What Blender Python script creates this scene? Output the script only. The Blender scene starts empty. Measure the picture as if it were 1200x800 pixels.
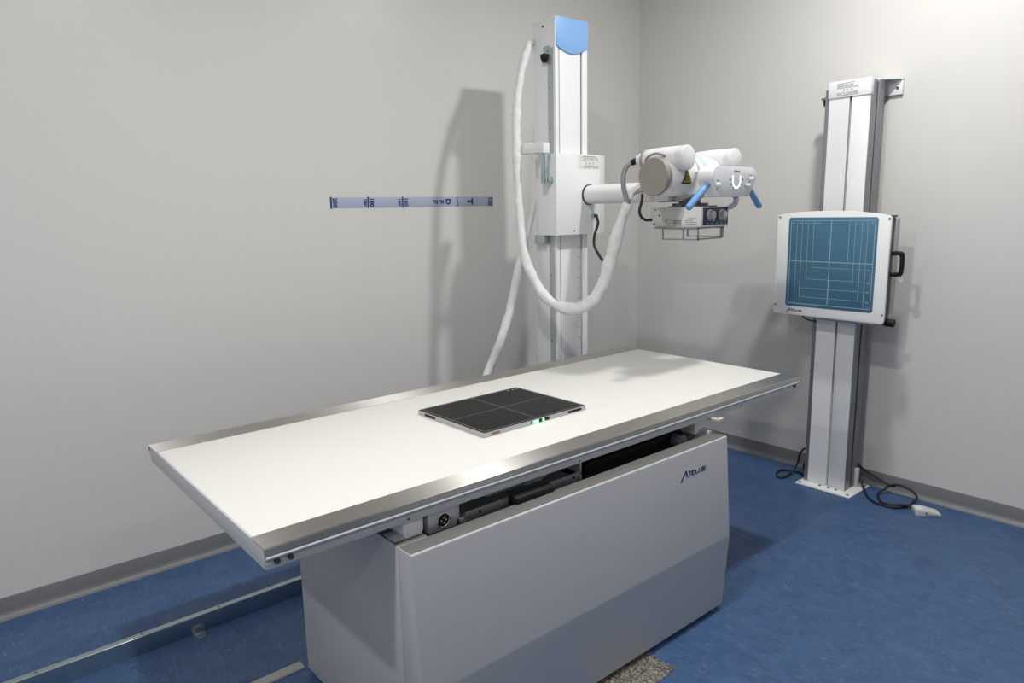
import bpy, bmesh, math, random
from mathutils import Vector, Matrix, noise

SC = bpy.context.scene
COL = SC.collection
PI = math.pi
random.seed(7)

# ------------------------------------------------------------------ helpers
class MB:
    """collects shapes into one bmesh (world coordinates)"""
    def __init__(s):
        s.bm = bmesh.new()

    def _merge(s, b, M=None):
        if M is not None:
            bmesh.ops.transform(b, matrix=M, verts=b.verts)
        me = bpy.data.meshes.new('tmp')
        b.to_mesh(me); b.free()
        s.bm.from_mesh(me)
        bpy.data.meshes.remove(me)
        return s

    def box(s, a, b, bev=0.0, seg=2, M=None):
        t = bmesh.new()
        bmesh.ops.create_cube(t, size=1.0)
        for v in t.verts:
            v.co = Vector([(a[i] + b[i]) / 2 + v.co[i] * (b[i] - a[i]) for i in range(3)])
        if bev > 0:
            bmesh.ops.bevel(t, geom=list(t.edges), offset=bev, segments=seg, affect='EDGES', profile=0.5)
        return s._merge(t, M)

    def prism(s, poly, axis, a0, a1, bev=0.0, seg=2, M=None):
        """poly in the two other axes (in x,y,z order) extruded along axis"""
        t = bmesh.new()
        def mk(u, v, a):
            return Vector((a, u, v)) if axis == 0 else Vector((u, a, v)) if axis == 1 else Vector((u, v, a))
        A = [t.verts.new(mk(u, v, a0)) for u, v in poly]
        B = [t.verts.new(mk(u, v, a1)) for u, v in poly]
        n = len(poly)
        t.faces.new(A); t.faces.new(B[::-1])
        for i in range(n):
            t.faces.new((A[i], B[i], B[(i + 1) % n], A[(i + 1) % n]))
        bmesh.ops.recalc_face_normals(t, faces=t.faces)
        if bev > 0:
            bmesh.ops.bevel(t, geom=list(t.edges), offset=bev, segments=seg, affect='EDGES', profile=0.5, clamp_overlap=True)
        return s._merge(t, M)

    def lathe(s, prof, p0, p1, n=40):
        """prof: (distance along p0->p1, radius) list; closed at both ends"""
        p0 = Vector(p0); d = (Vector(p1) - p0).normalized()
        q = d.to_track_quat('Z', 'Y').to_matrix()
        t = bmesh.new(); rings = []
        for h, r in prof:
            rings.append([t.verts.new(p0 + q @ Vector((r * math.cos(2 * PI * k / n), r * math.sin(2 * PI * k / n), h))) for k in range(n)])
        for A, B in zip(rings, rings[1:]):
            for k in range(n):
                t.faces.new((A[k], A[(k + 1) % n], B[(k + 1) % n], B[k]))
        t.faces.new(rings[0][::-1]); t.faces.new(rings[-1])
        bmesh.ops.recalc_face_normals(t, faces=t.faces)
        return s._merge(t)

    def cyl(s, p0, p1, r, r1=None, n=24, bev=0.0):
        L = (Vector(p1) - Vector(p0)).length
        r1 = r if r1 is None else r1
        if bev > 0:
            pr = [(0, r - bev), (bev * .3, r - bev * .3), (bev, r), (L - bev, r1), (L - bev * .3, r1 - bev * .3), (L, r1 - bev)]
        else:
            pr = [(0, r), (L, r1)]
        return s.lathe(pr, p0, p1, n)

    def tube(s, pts, r, n=10, sub=6, wrinkle=0.0, seed=0, rfun=None):
        P = spline(pts, sub)
        t = bmesh.new(); rings = []
        up = Vector((0.13, 0.21, 1)).normalized()
        m = len(P); prev = None
        for i, c in enumerate(P):
            d = (P[min(i + 1, m - 1)] - P[max(i - 1, 0)]).normalized()
            if prev is None:
                x = d.orthogonal().normalized()
            else:
                x = (prev - d * prev.dot(d)).normalized()
            prev = x; y = d.cross(x)
            rr = r if rfun is None else r * rfun(i / (m - 1))
            ring = []
            for k in range(n):
                a = 2 * PI * k / n
                q = x * math.cos(a) + y * math.sin(a)
                w = 1.0
                if wrinkle:
                    pp = (c + q * r) * 26 + Vector((seed, 0, 0))
                    w += wrinkle * noise.noise(pp) + wrinkle * .7 * noise.noise(pp * 2.1) + wrinkle * .4 * noise.noise(pp * 4.3) + wrinkle * .12 * math.sin(i * .9 + 2.2 * math.sin(a + seed))
                ring.append(t.verts.new(c + q * rr * w))
            rings.append(ring)
        for A, B in zip(rings, rings[1:]):
            for k in range(n):
                t.faces.new((A[k], A[(k + 1) % n], B[(k + 1) % n], B[k]))
        t.faces.new(rings[0][::-1]); t.faces.new(rings[-1])
        bmesh.ops.recalc_face_normals(t, faces=t.faces)
        return s._merge(t)

    def stroke(s, pts, w, frame, h=0.0006):
        """flat painted stroke of width w along 2-D points, put into the world by frame"""
        for (x0, y0), (x1, y1) in zip(pts, pts[1:]):
            d = Vector((x1 - x0, y1 - y0)); L = d.length; d /= L
            nrm = Vector((-d.y, d.x)) * w / 2
            e = d * w * .25
            a = Vector((x0, y0)) - e; b = Vector((x1, y1)) + e
            t = bmesh.new()
            q = [a - nrm, b - nrm, b + nrm, a + nrm]
            lo = [t.verts.new((v.x, v.y, -h)) for v in q]; hi = [t.verts.new((v.x, v.y, h)) for v in q]
            t.faces.new(lo[::-1]); t.faces.new(hi)
            for i in range(4):
                t.faces.new((lo[i], lo[(i + 1) % 4], hi[(i + 1) % 4], hi[i]))
            s._merge(t, frame)
        return s

    def text(s, txt, size, frame, shear=0.0, h=0.0005, align='CENTER', bold=0.0, space=1.0):
        cu = bpy.data.curves.new('tmp', 'FONT')
        cu.body = txt; cu.size = size; cu.extrude = h; cu.shear = shear
        cu.align_x = align; cu.align_y = 'CENTER'; cu.offset = bold; cu.resolution_u = 3
        cu.space_character = space
        o = bpy.data.objects.new('tmp', cu); COL.objects.link(o)
        bpy.context.view_layer.update()
        me = o.evaluated_get(bpy.context.evaluated_depsgraph_get()).to_mesh()
        b = bmesh.new(); b.from_mesh(me)
        o.evaluated_get(bpy.context.evaluated_depsgraph_get()).to_mesh_clear()
        bpy.data.objects.remove(o); bpy.data.curves.remove(cu)
        return s._merge(b, frame)

    def build(s, name, mat, parent=None, angle=35, label=None, kind=None):
        me = bpy.data.meshes.new(name)
        off = root_loc(parent)
        for v in s.bm.verts:
            v.co -= off
        s.bm.to_mesh(me); s.bm.free()
        me.materials.append(mat)
        for p in me.polygons:
            p.use_smooth = True
        me.set_sharp_from_angle(angle=math.radians(angle))
        o = bpy.data.objects.new(name, me); COL.objects.link(o)
        if parent is not None:
            o.parent = parent
        if label: o['label'] = label
        if kind: o['kind'] = kind
        return o


def root_loc(o):
    v = Vector((0, 0, 0))
    while o is not None:
        v += o.location; o = o.parent
    return v


def spline(pts, sub):
    P = [Vector(p) for p in pts]
    if len(P) < 3: sub = max(sub, 1)
    out = []
    for i in range(len(P) - 1):
        a = P[max(i - 1, 0)]; b = P[i]; c = P[i + 1]; d = P[min(i + 2, len(P) - 1)]
        for k in range(sub):
            t = k / sub
            out.append(0.5 * ((2 * b) + (c - a) * t + (2 * a - 5 * b + 4 * c - d) * t * t + (3 * b - a - 3 * c + d) * t ** 3))
    out.append(P[-1])
    return out


def thing(name, loc, label, cat, group=None):
    o = bpy.data.objects.new(name, None); COL.objects.link(o)
    o.empty_display_size = .1
    o.location = loc; o['label'] = label; o['category'] = cat
    if group: o['group'] = group
    return o


def frame(o, x, y):
    """4x4 with columns x, y, x cross y and origin o (text plane)"""
    x = Vector(x).normalized(); y = Vector(y).normalized(); z = x.cross(y)
    return Matrix(((x.x, y.x, z.x, o[0]), (x.y, y.y, z.y, o[1]), (x.z, y.z, z.z, o[2]), (0, 0, 0, 1)))


def rrect(u0, v0, u1, v1, r, n=5):
    pts = []
    for cx, cy, a0 in ((u1 - r, v1 - r, 0), (u0 + r, v1 - r, 90), (u0 + r, v0 + r, 180), (u1 - r, v0 + r, 270)):
        for k in range(n + 1):
            a = math.radians(a0 + 90 * k / n)
            pts.append((cx + r * math.cos(a), cy + r * math.sin(a)))
    return pts


# ------------------------------------------------------------------ materials
def mat(name, col, rough=.5, metal=0.0, spec=.5, **kw):
    m = bpy.data.materials.new(name); m.use_nodes = True
    nt = m.node_tree; b = nt.nodes['Principled BSDF']
    b.inputs['Base Color'].default_value = (*col, 1)
    b.inputs['Roughness'].default_value = rough
    b.inputs['Metallic'].default_value = metal
    b.inputs['Specular IOR Level'].default_value = spec
    for k, v in kw.items():
        b.inputs[k].default_value = v
    return m


def vary(m, scale, amt, detail=3, stretch=(1, 1, 1), rough_amt=0.0, bump=0.0):
    """gentle procedural variation of colour, gloss and relief of a material"""
    nt = m.node_tree; N = nt.nodes; L = nt.links; b = N['Principled BSDF']
    tc = N.new('ShaderNodeTexCoord'); mp = N.new('ShaderNodeMapping'); no = N.new('ShaderNodeTexNoise')
    mp.inputs['Scale'].default_value = stretch
    no.inputs['Scale'].default_value = scale; no.inputs['Detail'].default_value = detail
    L.new(tc.outputs['Object'], mp.inputs['Vector']); L.new(mp.outputs['Vector'], no.inputs['Vector'])
    c = b.inputs['Base Color'].default_value[:3]
    mx = N.new('ShaderNodeMix'); mx.data_type = 'RGBA'
    mx.inputs[6].default_value = (*[v * (1 - amt) for v in c], 1)
    mx.inputs[7].default_value = (*[min(1, v * (1 + amt)) for v in c], 1)
    L.new(no.outputs['Fac'], mx.inputs[0]); L.new(mx.outputs[2], b.inputs['Base Color'])
    if rough_amt:
        r = b.inputs['Roughness'].default_value
        mr = N.new('ShaderNodeMapRange')
        mr.inputs[3].default_value = r - rough_amt; mr.inputs[4].default_value = r + rough_amt
        L.new(no.outputs['Fac'], mr.inputs[0]); L.new(mr.outputs[0], b.inputs['Roughness'])
    if bump:
        bp = N.new('ShaderNodeBump'); bp.inputs['Strength'].default_value = bump; bp.inputs['Distance'].default_value = .002
        L.new(no.outputs['Fac'], bp.inputs['Height']); L.new(bp.outputs['Normal'], b.inputs['Normal'])
    return m


M_wall = vary(mat('wall_paint', (.70, .69, .668), .36, spec=.3), .9, .02, 2)
M_ceil = vary(mat('ceiling_paint', (.66, .655, .64), .8), 2, .02)
M_base = vary(mat('cove_vinyl', (.20, .205, .215), .42), 6, .06)
M_white = vary(mat('white_paint', (.83, .84, .85), .34), 5, .012)
M_whitewarm = vary(mat('tabletop_laminate', (.79, .785, .75), .42), 3, .012)
M_tube = vary(mat('tube_paint', (.76, .76, .765), .3), 6, .01)
M_grey = vary(mat('grey_paint', (.55, .565, .59), .4), 4, .012)
M_greydark = vary(mat('aluminium_grey', (.24, .245, .265), .38, .35), 9, .05, stretch=(1, 1, .1))
M_cab = vary(mat('cabinet_paint', (.52, .53, .55), .36), 3, .012)
M_alu = vary(mat('aluminium', (.62, .635, .66), .36, .55), 20, .04, stretch=(.1, 1, 1))
M_galv = vary(mat('galvanised_steel', (.50, .57, .60), .24, 1.0), 14, .08, stretch=(.2, 1, 1))
M_black = mat('black_plastic', (.010, .010, .011), .5, spec=.25)
M_void = mat('dark_interior', (.014, .014, .015), .6)
M_rubber = vary(mat('black_cable_rubber', (.012, .012, .013), .5), 40, .2)
M_blue = vary(mat('blue_cap_plastic', (.235, .44, .80), .38), 4, .015)
M_handle = vary(mat('blue_handle_plastic', (.16, .35, .66), .32), 10, .03)
M_field = vary(mat('blue_field_print', (.062, .175, .275), .34), 6, .04)
M_line = mat('pale_print', (.33, .46, .54), .5)
M_ink = mat('navy_ink', (.025, .035, .16), .5)
M_inkgrey = mat('grey_ink', (.16, .16, .17), .6)
M_inkblack = mat('black_ink', (.02, .02, .025), .5)
M_strip = vary(mat('lilac_tape', (.42, .45, .60), .45), 8, .03)
M_sleeve = vary(mat('white_cable_wrap', (.78, .775, .785), .6), 30, .05, bump=.5)
M_cablegrey = vary(mat('grey_cable', (.27, .27, .28), .5), 50, .1)
M_disc = vary(mat('bare_disc_metal', (.36, .335, .30), .45, .55), 10, .05)
M_navy = vary(mat('navy_faceplate', (.022, .032, .085), .35), 10, .05)
M_chrome = mat('satin_chrome', (.66, .66, .67), .22, 1.0)
M_label = mat('label_paper', (.78, .78, .76), .5)
M_dgrey = vary(mat('dark_grey_metal', (.10, .10, .105), .4, .4), 12, .1)
M_yellow = mat('warning_yellow', (.75, .6, .03), .5)
M_dtop = vary(mat('detector_black', (.016, .016, .016), .6, spec=.25), 30, .15)
M_dshell = vary(mat('detector_shell', (.50, .50, .51), .38, .5), 20, .05)
M_dline = mat('detector_line', (.22, .22, .22), .5)
M_copper = mat('connector_copper', (.30, .14, .07), .4, .4)
M_pedal = vary(mat('pedal_grey', (.62, .64, .63), .45), 12, .03)
M_beige = mat('beige_plastic', (.66, .58, .47), .5)
M_tray = vary(mat('tray_grey', (.26, .265, .28), .4, .4), 12, .06)
M_clear = mat('clear_plastic', (.85, .87, .88), .15, **{'Transmission Weight': .75})

M_satin = mat('satin_knob', (.55, .55, .55), .38, .6)
M_cap = vary(mat('horn_cap_paint', (.68, .68, .69), .36), 6, .01)
M_rail = mat('rail_metal', (.30, .30, .295), .45, .4)
M_plate = vary(mat('plate_metal', (.16, .16, .165), .4, .4), 12, .1)
M_print = mat('faint_print', (.34, .34, .35), .6)
M_ring = mat('scale_ring_blue', (.42, .58, .72), .35)


def emit(name, col, strength):
    m = mat(name, col, .4)
    b = m.node_tree.nodes['Principled BSDF']
    b.inputs['Emission Color'].default_value = (*col, 1); b.inputs['Emission Strength'].default_value = strength
    return m


M_green = emit('green_led', (.05, 1, .16), 26)
M_disp = emit('lit_display', (.75, .82, 1.0), 1.1)
M_lamp = emit('lamp_diffuser', (1, .98, .94), 3.0)

# brushed stainless steel, brushed along X
M_steel = mat('brushed_stainless', (.56, .54, .51), .39, 1.0, Anisotropic=1.0)
_n = M_steel.node_tree
_t = _n.nodes.new('ShaderNodeTangent'); _t.direction_type = 'RADIAL'; _t.axis = 'X'
_n.links.new(_t.outputs[0], _n.nodes['Principled BSDF'].inputs['Tangent'])
_n.nodes['Principled BSDF'].inputs['Anisotropic Rotation'].default_value = 0.0
vary(M_steel, 7, .05, stretch=(.6, 8, 8))


def floor_material():
    m = mat('blue_marbled_linoleum', (.05, .12, .28), .42, spec=.4)
    nt = m.node_tree; N = nt.nodes; L = nt.links; b = N['Principled BSDF']
    tc = N.new('ShaderNodeTexCoord')
    def ns(scale, stretch, rot, detail=2, dist=0.0, rough=.5):
        mp = N.new('ShaderNodeMapping'); mp.inputs['Scale'].default_value = stretch; mp.inputs['Rotation'].default_value = (0, 0, rot)
        L.new(tc.outputs['Object'], mp.inputs['Vector'])
        n = N.new('ShaderNodeTexNoise'); n.inputs['Scale'].default_value = scale; n.inputs['Detail'].default_value = detail
        n.inputs['Distortion'].default_value = dist; n.inputs['Roughness'].default_value = rough
        L.new(mp.outputs['Vector'], n.inputs['Vector'])
        return n.outputs['Fac']
    def ramp(src, stops):
        r = N.new('ShaderNodeValToRGB'); L.new(src, r.inputs[0])
        while len(r.color_ramp.elements) < len(stops): r.color_ramp.elements.new(.5)
        for e, (p, c) in zip(r.color_ramp.elements, stops):
            e.position = p; e.color = (*c, 1) if len(c) == 3 else c
        return r.outputs['Color']
    def mix(f, a, c):
        mx = N.new('ShaderNodeMix'); mx.data_type = 'RGBA'
        L.new(f, mx.inputs[0])
        L.new(a, mx.inputs[6])
        if isinstance(c, tuple): mx.inputs[7].default_value = (*c, 1)
        else: L.new(c, mx.inputs[7])
        return mx.outputs[2]
    base = ramp(ns(9, (1, 1, 1), .4, 4, 1.5), [(.25, (.034, .078, .182)), (.5, (.044, .097, .216)), (.75, (.056, .114, .244))])
    g = lambda v: (v, v, v)
    streak_a = ramp(ns(52, (1, .26, 1), .5, 4, 2.2), [(.57, g(0)), (.70, g(.34))])
    streak_b = ramp(ns(58, (1, .28, 1), -.55, 4, 2.2), [(.58, g(0)), (.70, g(.34))])
    streak_d = ramp(ns(48, (1, .25, 1), 1.6, 4, 2.2), [(.58, g(0)), (.72, g(.5))])
    fleck = ramp(ns(105, (1, .35, 1), .2, 2, 1.5), [(.715, g(0)), (.77, g(.6))])
    c = mix(streak_a, base, (.16, .22, .34))
    c = mix(streak_b, c, (.14, .20, .34))
    c = mix(streak_d, c, (.025, .06, .15))
    c = mix(fleck, c, (.34, .38, .44))
    L.new(c, b.inputs['Base Color'])
    return m


def granite_material():
    m = mat('speckled_granite', (.3, .28, .25), .45)
    nt = m.node_tree; N = nt.nodes; L = nt.links; b = N['Principled BSDF']
    tc = N.new('ShaderNodeTexCoord'); n = N.new('ShaderNodeTexNoise'); r = N.new('ShaderNodeValToRGB')
    n.inputs['Scale'].default_value = 150; n.inputs['Detail'].default_value = 3; n.inputs['Roughness'].default_value = .7
    L.new(tc.outputs['Object'], n.inputs['Vector']); L.new(n.outputs['Fac'], r.inputs[0])
    st = [(.36, (.03, .028, .026, 1)), (.47, (.10, .09, .08, 1)), (.55, (.22, .20, .17, 1)), (.66, (.42, .39, .34, 1))]
    while len(r.color_ramp.elements) < 4: r.color_ramp.elements.new(.5)
    for e, (p, c) in zip(r.color_ramp.elements, st): e.position = p; e.color = c
    L.new(r.outputs['Color'], b.inputs['Base Color'])
    return m


M_floor = floor_material()
M_granite = granite_material()

# ------------------------------------------------------------------ the room
XL, YF, H = -5.65, -5.7, 3.08
WO = .010                        # wall planes sit this far behind the cove's foot line

def struct(name, mb, m):
    o = mb.build(name, m); o['kind'] = 'structure'; return o

struct('floor', MB().box((XL - .1, YF - .1, -.1), (.12, .12, 0)), M_floor)
struct('ceiling', MB().box((XL - .1, YF - .1, H), (.12, .12, H + .1)), M_ceil)
struct('wall_back', MB().box((XL - .1, WO, 0), (.12, WO + .1, H)), M_wall)
struct('wall_right', MB().box((WO, YF - .1, 0), (WO + .1, WO, H)), M_wall)
struct('wall_left', MB().box((XL - .1, YF - .1, 0), (XL, WO, H)), M_wall)
struct('wall_front', MB().box((XL, YF - .1, 0), (WO, YF, H)), M_wall)

def cove(h=.078):
    """profile of the vinyl cove skirting: (distance from wall, height)"""
    p = [(0, 0), (0, h), (.003, h), (.0045, h - .004), (.005, .028)]
    for k in range(1, 7):
        a = k / 6 * PI / 2
        p.append((.005 + .021 * (1 - math.cos(a)), .028 - .026 * math.sin(a)))
    p.append((.027, 0))
    return p

struct('baseboard_back', MB().prism([(WO - d, z) for d, z in cove()], 0, XL, WO), M_base)
struct('baseboard_right', MB().prism([(WO - d, z) for d, z in cove()], 1, YF, WO), M_base)
struct('baseboard_left', MB().prism([(XL + d, z) for d, z in cove()], 1, YF, WO), M_base)
struct('baseboard_front', MB().prism([(YF + d, z) for d, z in cove()], 0, XL, WO), M_base)

# ceiling lamps: two rows of three, above and in front of the equipment
LAMPS = [(x, y) for y in (-1.85, -3.85) for x in (-.95, -2.85, -4.95)]
LW = {0: 32.0, 1: 30.0, 2: 28.0, 3: 5.0, 4: 7.0, 5: 8.0}
for i, (x, y) in enumerate(LAMPS):
    where = ['above the wall stand', 'above the middle of the table', 'above the left end of the table',
             'at the front right, away from the table', 'at the front centre, near the viewer', 'at the front left, behind the viewer'][i]
    t = thing('ceiling_light', (x, y, H), 'round recessed white ceiling light ' + where, 'light', 'round ceiling lights')
    MB().lathe([(0, .155), (.012, .155), (.018, .148), (.018, .125), (.006, .12), (0, .12)], (x, y, H - .0005), (x, y, H - 1), 40).build('lamp_ring', M_white, t)
    MB().cyl((x, y, H - .001), (x, y, H - .008), .119, n=40).build('diffuser', M_lamp, t)
    la = bpy.data.lights.new('ceiling_lamp', 'AREA'); la.shape = 'DISK'; la.size = .16
    la.energy = LW.get(i, 34.0); la.color = (1, .985, .955)
    lo = bpy.data.objects.new('ceiling_lamp', la); COL.objects.link(lo); lo.location = (0, 0, -.022); lo.parent = t

# ------------------------------------------------------------------ X-ray table
ZT = .745
TX0, TX1, TY0, TY1 = -3.139, -.939, -1.628, -.712
T = thing('xray_table', (-2.19, -1.36, 0), 'long white X-ray examination table on a grey cabinet base', 'table')
MB().box((TX0 + .001, TY0 + .004, ZT - .026), (TX1 - .001, TY1 - .004, ZT), .0015).build('tabletop', M_whitewarm, T)
# end boards of the top
for x0, x1 in ((TX0 - .004, TX0 + .006), (TX1 - .006, TX1 + .004)):
    MB().box((x0, TY0 + .002, .697), (x1, TY1 - .002, ZT - .0005), .0015).build('end_board', M_grey, T)
# steel edge strips
def edge_strip(yo, yi, s):
    p = [(yi, ZT), (yi, ZT + .002), (yo - s * .003, ZT + .002), (yo, ZT - .001), (yo, ZT - .016), (yo - s * .004, ZT - .016), (yo - s * .004, ZT)]
    return MB().prism(p, 0, TX0 - .005, TX1 + .005).build('edge_strip', M_steel, T, label='brushed stainless steel edge strip')
edge_strip(-1.633, -1.556, -1)
edge_strip(-.703, -.794, 1)
# accessory rails (bead and apron) front and back
for yo, s in ((-1.633, -1), (-.703, 1)):
    r = MB()
    r.prism([(yo - s * .004, .7265), (yo + s * .001, .7275), (yo + s * .003, .724), (yo + s * .001, .7195), (yo - s * .004, .7185),
             (yo - s * .0065, .716), (yo - s * .0065, .711), (yo - s * .005, .709), (yo - s * .005, .697), (yo - s * .03, .697), (yo - s * .03, .7265)], 0, TX0 - .002, TX1 + .002)
    o = r.build('side_rail', M_grey, T)
    for x in (TX0 + .022, TX0 + .052, TX1 - .03):
        MB().cyl((x, yo - s * .007, .711), (x, yo + s * .0005, .711), .0065, n=14).build('rail_clamp', M_dgrey, o)
    for x in (-2.79, -2.2, -1.35):
        MB().cyl((x, yo - s * .007, .7035), (x, yo - s * .0042, .7035), .0028, n=10).build('screw', M_black, o)
# underside pan
MB().box((TX0 + .01, TY0 + .03, .700), (TX1 - .01, TY1 - .03, .717)).build('underside_pan', M_grey, T)

# cabinet base
CX0, CX1 = -2.83, -1.545
body = MB()
body.box((CX0, -1.638, .014), (CX0 + .02, -1.035, .648), .002)          # left end panel
body.box((CX1 - .022, -1.638, .014), (CX1 - .002, -1.035, .655), .002)  # right end panel
body.box((CX0 + .02, -1.055, .014), (CX1 - .022, -1.035, .655), .002)   # back panel
body.box((CX0 + .02, -1.638, .014), (CX1 - .022, -1.055, .03))
body.box((CX0 + .0205, -1.637, .630), (CX0 + .085, -1.0555, .6475), .001)    # left shelf
cb = body.build('cabinet_body', M_cab, T)
M_topstrip = vary(mat('strip_grey', (.15, .148, .142), .55), 8, .03)  # darker grey than the cabinet paint, for the strips on its tops
MB().box((CX0 + .001, -1.636, .6474), (CX0 + .085, -1.05, .6495), .0005).build('top_strip', M_topstrip, cb, label='dark grey strip along the top of the end panel')  # thin darker strip over the left end panel and shelf
MB().box((CX0 + .022, -1.632, .03), (CX1 - .024, -1.056, .585)).build('inner_block', M_void, T)
MB().box((CX0 + .03, -1.62, -.0) , (CX1 - .03, -1.06, .0145)).build('plinth', M_void, T)
prof = [(-1.641, .014), (-1.641, .6485), (-1.6935, .6485), (-1.6975, .645), (-1.7215, .290), (-1.7215, .284), (-1.7015, .017), (-1.698, .014)]
fc = MB().prism(prof, 0, CX0 - .001, CX1, .0012, 2).build('front_cover', M_cab, T)
MB().box((CX0 + .001, -1.693, .6478), (CX1 - .002, -1.642, .6495), .0005).build('top_strip', M_topstrip, fc, label='dark grey strip along the top of the cover')  # thin darker strip over the top of the front cover

def logo(mb, f, w, hs=.62):
    """Altus wordmark, w wide, baseline centre at f's origin"""
    k = w / 5.4
    F = f @ Matrix.Translation((-w / 2, 0, 0)) @ Matrix.Diagonal((1, hs, 1, 1))
    mb.stroke([(0, -.55 * k), (1.02 * k, 1.25 * k), (1.12 * k, 1.3 * k), (1.30 * k, 0)], .26 * k, F)
    mb.stroke([(1.72 * k, 0), (1.95 * k, 1.15 * k)], .24 * k, F)
    mb.stroke([(2.55 * k, 1.1 * k), (2.33 * k, .08 * k), (2.75 * k, .02 * k)], .24 * k, F)
    mb.stroke([(2.18 * k, .78 * k), (2.95 * k, .78 * k)], .2 * k, F)
    mb.stroke([(3.2 * k, .8 * k), (3.08 * k, .1 * k), (3.85 * k, .1 * k), (4.0 * k, .8 * k)], .23 * k, F)
    mb.stroke([(5.35 * k, .78 * k), (4.55 * k, .78 * k), (4.5 * k, .45 * k), (5.25 * k, .42 * k), (5.2 * k, .08 * k), (4.3 * k, .08 * k)], .21 * k, F)
    return mb

ang = math.atan2(.024, .355)
logo(MB(), frame((-1.742, -1.7035, .5615), (1, 0, 0), (0, math.sin(ang), math.cos(ang))), .135).build('logo', M_ink, fc)

# what shows in the gap under the top
g = MB(); g.prism([(-2.80, .700), (-2.80, .66), (-2.785, .632), (-2.752, .636), (-2.742, .66), (-2.742, .700)], 1, -1.617, -1.52, .003).build('support_bracket', M_white, T)
g = MB(); g.box((-2.752, -1.60, .648), (-2.742 + .05, -1.55, .655)); 
g = MB(); g.box((-2.825, -1.615, .6494), (-2.755, -1.565, .6535), .001).cyl((-2.80, -1.59, .653), (-2.80, -1.59, .655), .006).build('corner_plate', M_cab, T)
sb = MB().box((-2.728, -1.617, .637), (-2.640, -1.53, .692), .002).build('socket_box', M_alu, T)
MB().lathe([(0, .021), (.002, .021), (.003, .018), (.001, .016), (0, .016)], (-2.682, -1.6165, .664), (-2.682, -1.7, .664), 24).build('socket_ring', M_chrome, sb)
so = MB().cyl((-2.682, -1.616, .664), (-2.682, -1.619, .664), .0155)
so.build('socket', M_black, sb)
mk = MB()
for a in (0, 90, 180, 270):
    mk.cyl((-2.682 + .007 * math.cos(math.radians(a)), -1.618, .664 + .007 * math.sin(math.radians(a))), (-2.682 + .007 * math.cos(math.radians(a)), -1.6195, .664 + .007 * math.sin(math.radians(a))), .0022, n=8)
mk.build('contacts', M_alu, sb)
# cassette tray
tr = MB()
tr.box((-2.640, -1.612, .634), (-2.175, -1.608, .650), .001)
tr.box((-2.637, -1.612, .634), (-2.628, -1.53, .692), .001)
tr.box((-2.182, -1.612, .655), (-2.177, -1.53, .697), .001)
tr.box((-2.63, -1.608, .634), (-2.18, -1.30, .638))
trf = tr.build('tray_frame', M_alu, T)
tf = MB(); tf.box((-2.612, -1.616, .640), (-2.186, -1.6085, .662), .0015); tf.build('tray_front', M_tray, trf)
for x in (-2.565, -2.215):
    MB().cyl((x, -1.6155, .652), (x, -1.6175, .652), .004, n=10).build('screw', M_black, trf)
hd = MB(); hd.prism(rrect(-1.650, .636, -1.612, .670, .012), 0, -2.465, -2.325, .004); hd.build('tray_handle', M_black, trf)
kk = MB().box((-2.40, -1.605, .671), (-2.33, -1.59, .682), .002)
kk.cyl((-2.34, -1.6, .688), (-2.34, -1.606, .688), .005).cyl((-2.50, -1.6, .682), (-2.50, -1.606, .682), .005).box((-2.53, -1.60, .676), (-2.31, -1.595, .688))
kk.build('tray_latch', M_tray, trf)
# far end of the gap: roller, bracket
MB().cyl((-1.66, -1.60, .625), (-1.66, -1.56, .625), .026, n=28, bev=.003).cyl((-1.66, -1.602, .625), (-1.66, -1.61, .625), .010).build('guide_roller', M_tray, T)
MB().box((-2.1, -1.55, .59), (-1.6, -1.5, .645), .003).build('bearing_beam', M_void, T)
eb = MB().box((CX1 - .05, -1.60, .640), (CX1 - .004, -1.50, .700), .002)
eb.build('end_bracket', M_white, T)
MB().box((CX1 - .004, -1.668, .690), (CX1 + .024, -1.655, .702), .003).box((CX1 - .004, -1.66, .69), (CX1 + .01, -1.61, .70), .002).build('rail_stop', M_beige, T)

# ------------------------------------------------------------------ flat detector on the table
Dz = ZT + .0006
D = thing('flat_panel_detector', (-2.127, -1.181, Dz), 'black flat X-ray detector with silver rim and green light lying on the white table', 'detector')
D.rotation_euler = (0, 0, math.radians(.6))
def dbuild(mb, name, m, parent, **k): return mb.build(name, m, parent, **k)
x0, x1, y0, y1 = -2.355, -1.899, -1.366, -.996
sh = MB().prism(rrect(x0, y0, x1, y1, .008), 2, Dz, Dz + .0142, .0012).build('shell', M_dshell, D)
MB().prism(rrect(x0 + .0035, y0 + .0035, x1 - .0035, y1 - .0035, .007), 2, Dz + .0135, Dz + .0155, .0006).build('active_surface', M_dtop, D)
ln = MB()
zt = Dz + .0156
def fl(a, b, w=.0016):
    ln.stroke([a, b], w, Matrix.Translation((0, 0, zt)), .0001)
xm, ym = (x0 + x1) / 2, (y0 + y1) / 2
fl((xm, y0 + .012), (xm, y1 - .012)); fl((x0 + .012, ym), (x1 - .012, ym))
for a, b in (((x0 + .012, y0 + .012), (x1 - .012, y0 + .012)), ((x0 + .012, y1 - .012), (x1 - .012, y1 - .012)), ((x0 + .012, y0 + .012), (x0 + .012, y1 - .012)), ((x1 - .012, y0 + .012), (x1 - .012, y1 - .012))):
    fl(a, b, .0022)
ln.build('guide_lines', M_dline, D)
sm = MB()
for xx, w in ((-1.968, .010), (-1.945, .012), (-1.925, .008)):
    sm.stroke([(xx, -1.022), (xx + w, -1.022)], .004, Matrix.Translation((0, 0, zt)), .0001)
sm.build('surface_marks', M_line, D)
MB().box((x0 - .0008, -1.103, Dz + .003), (x0 + .004, -1.042, Dz + .0115), .0006).build('side_grip', M_black, D)
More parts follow.
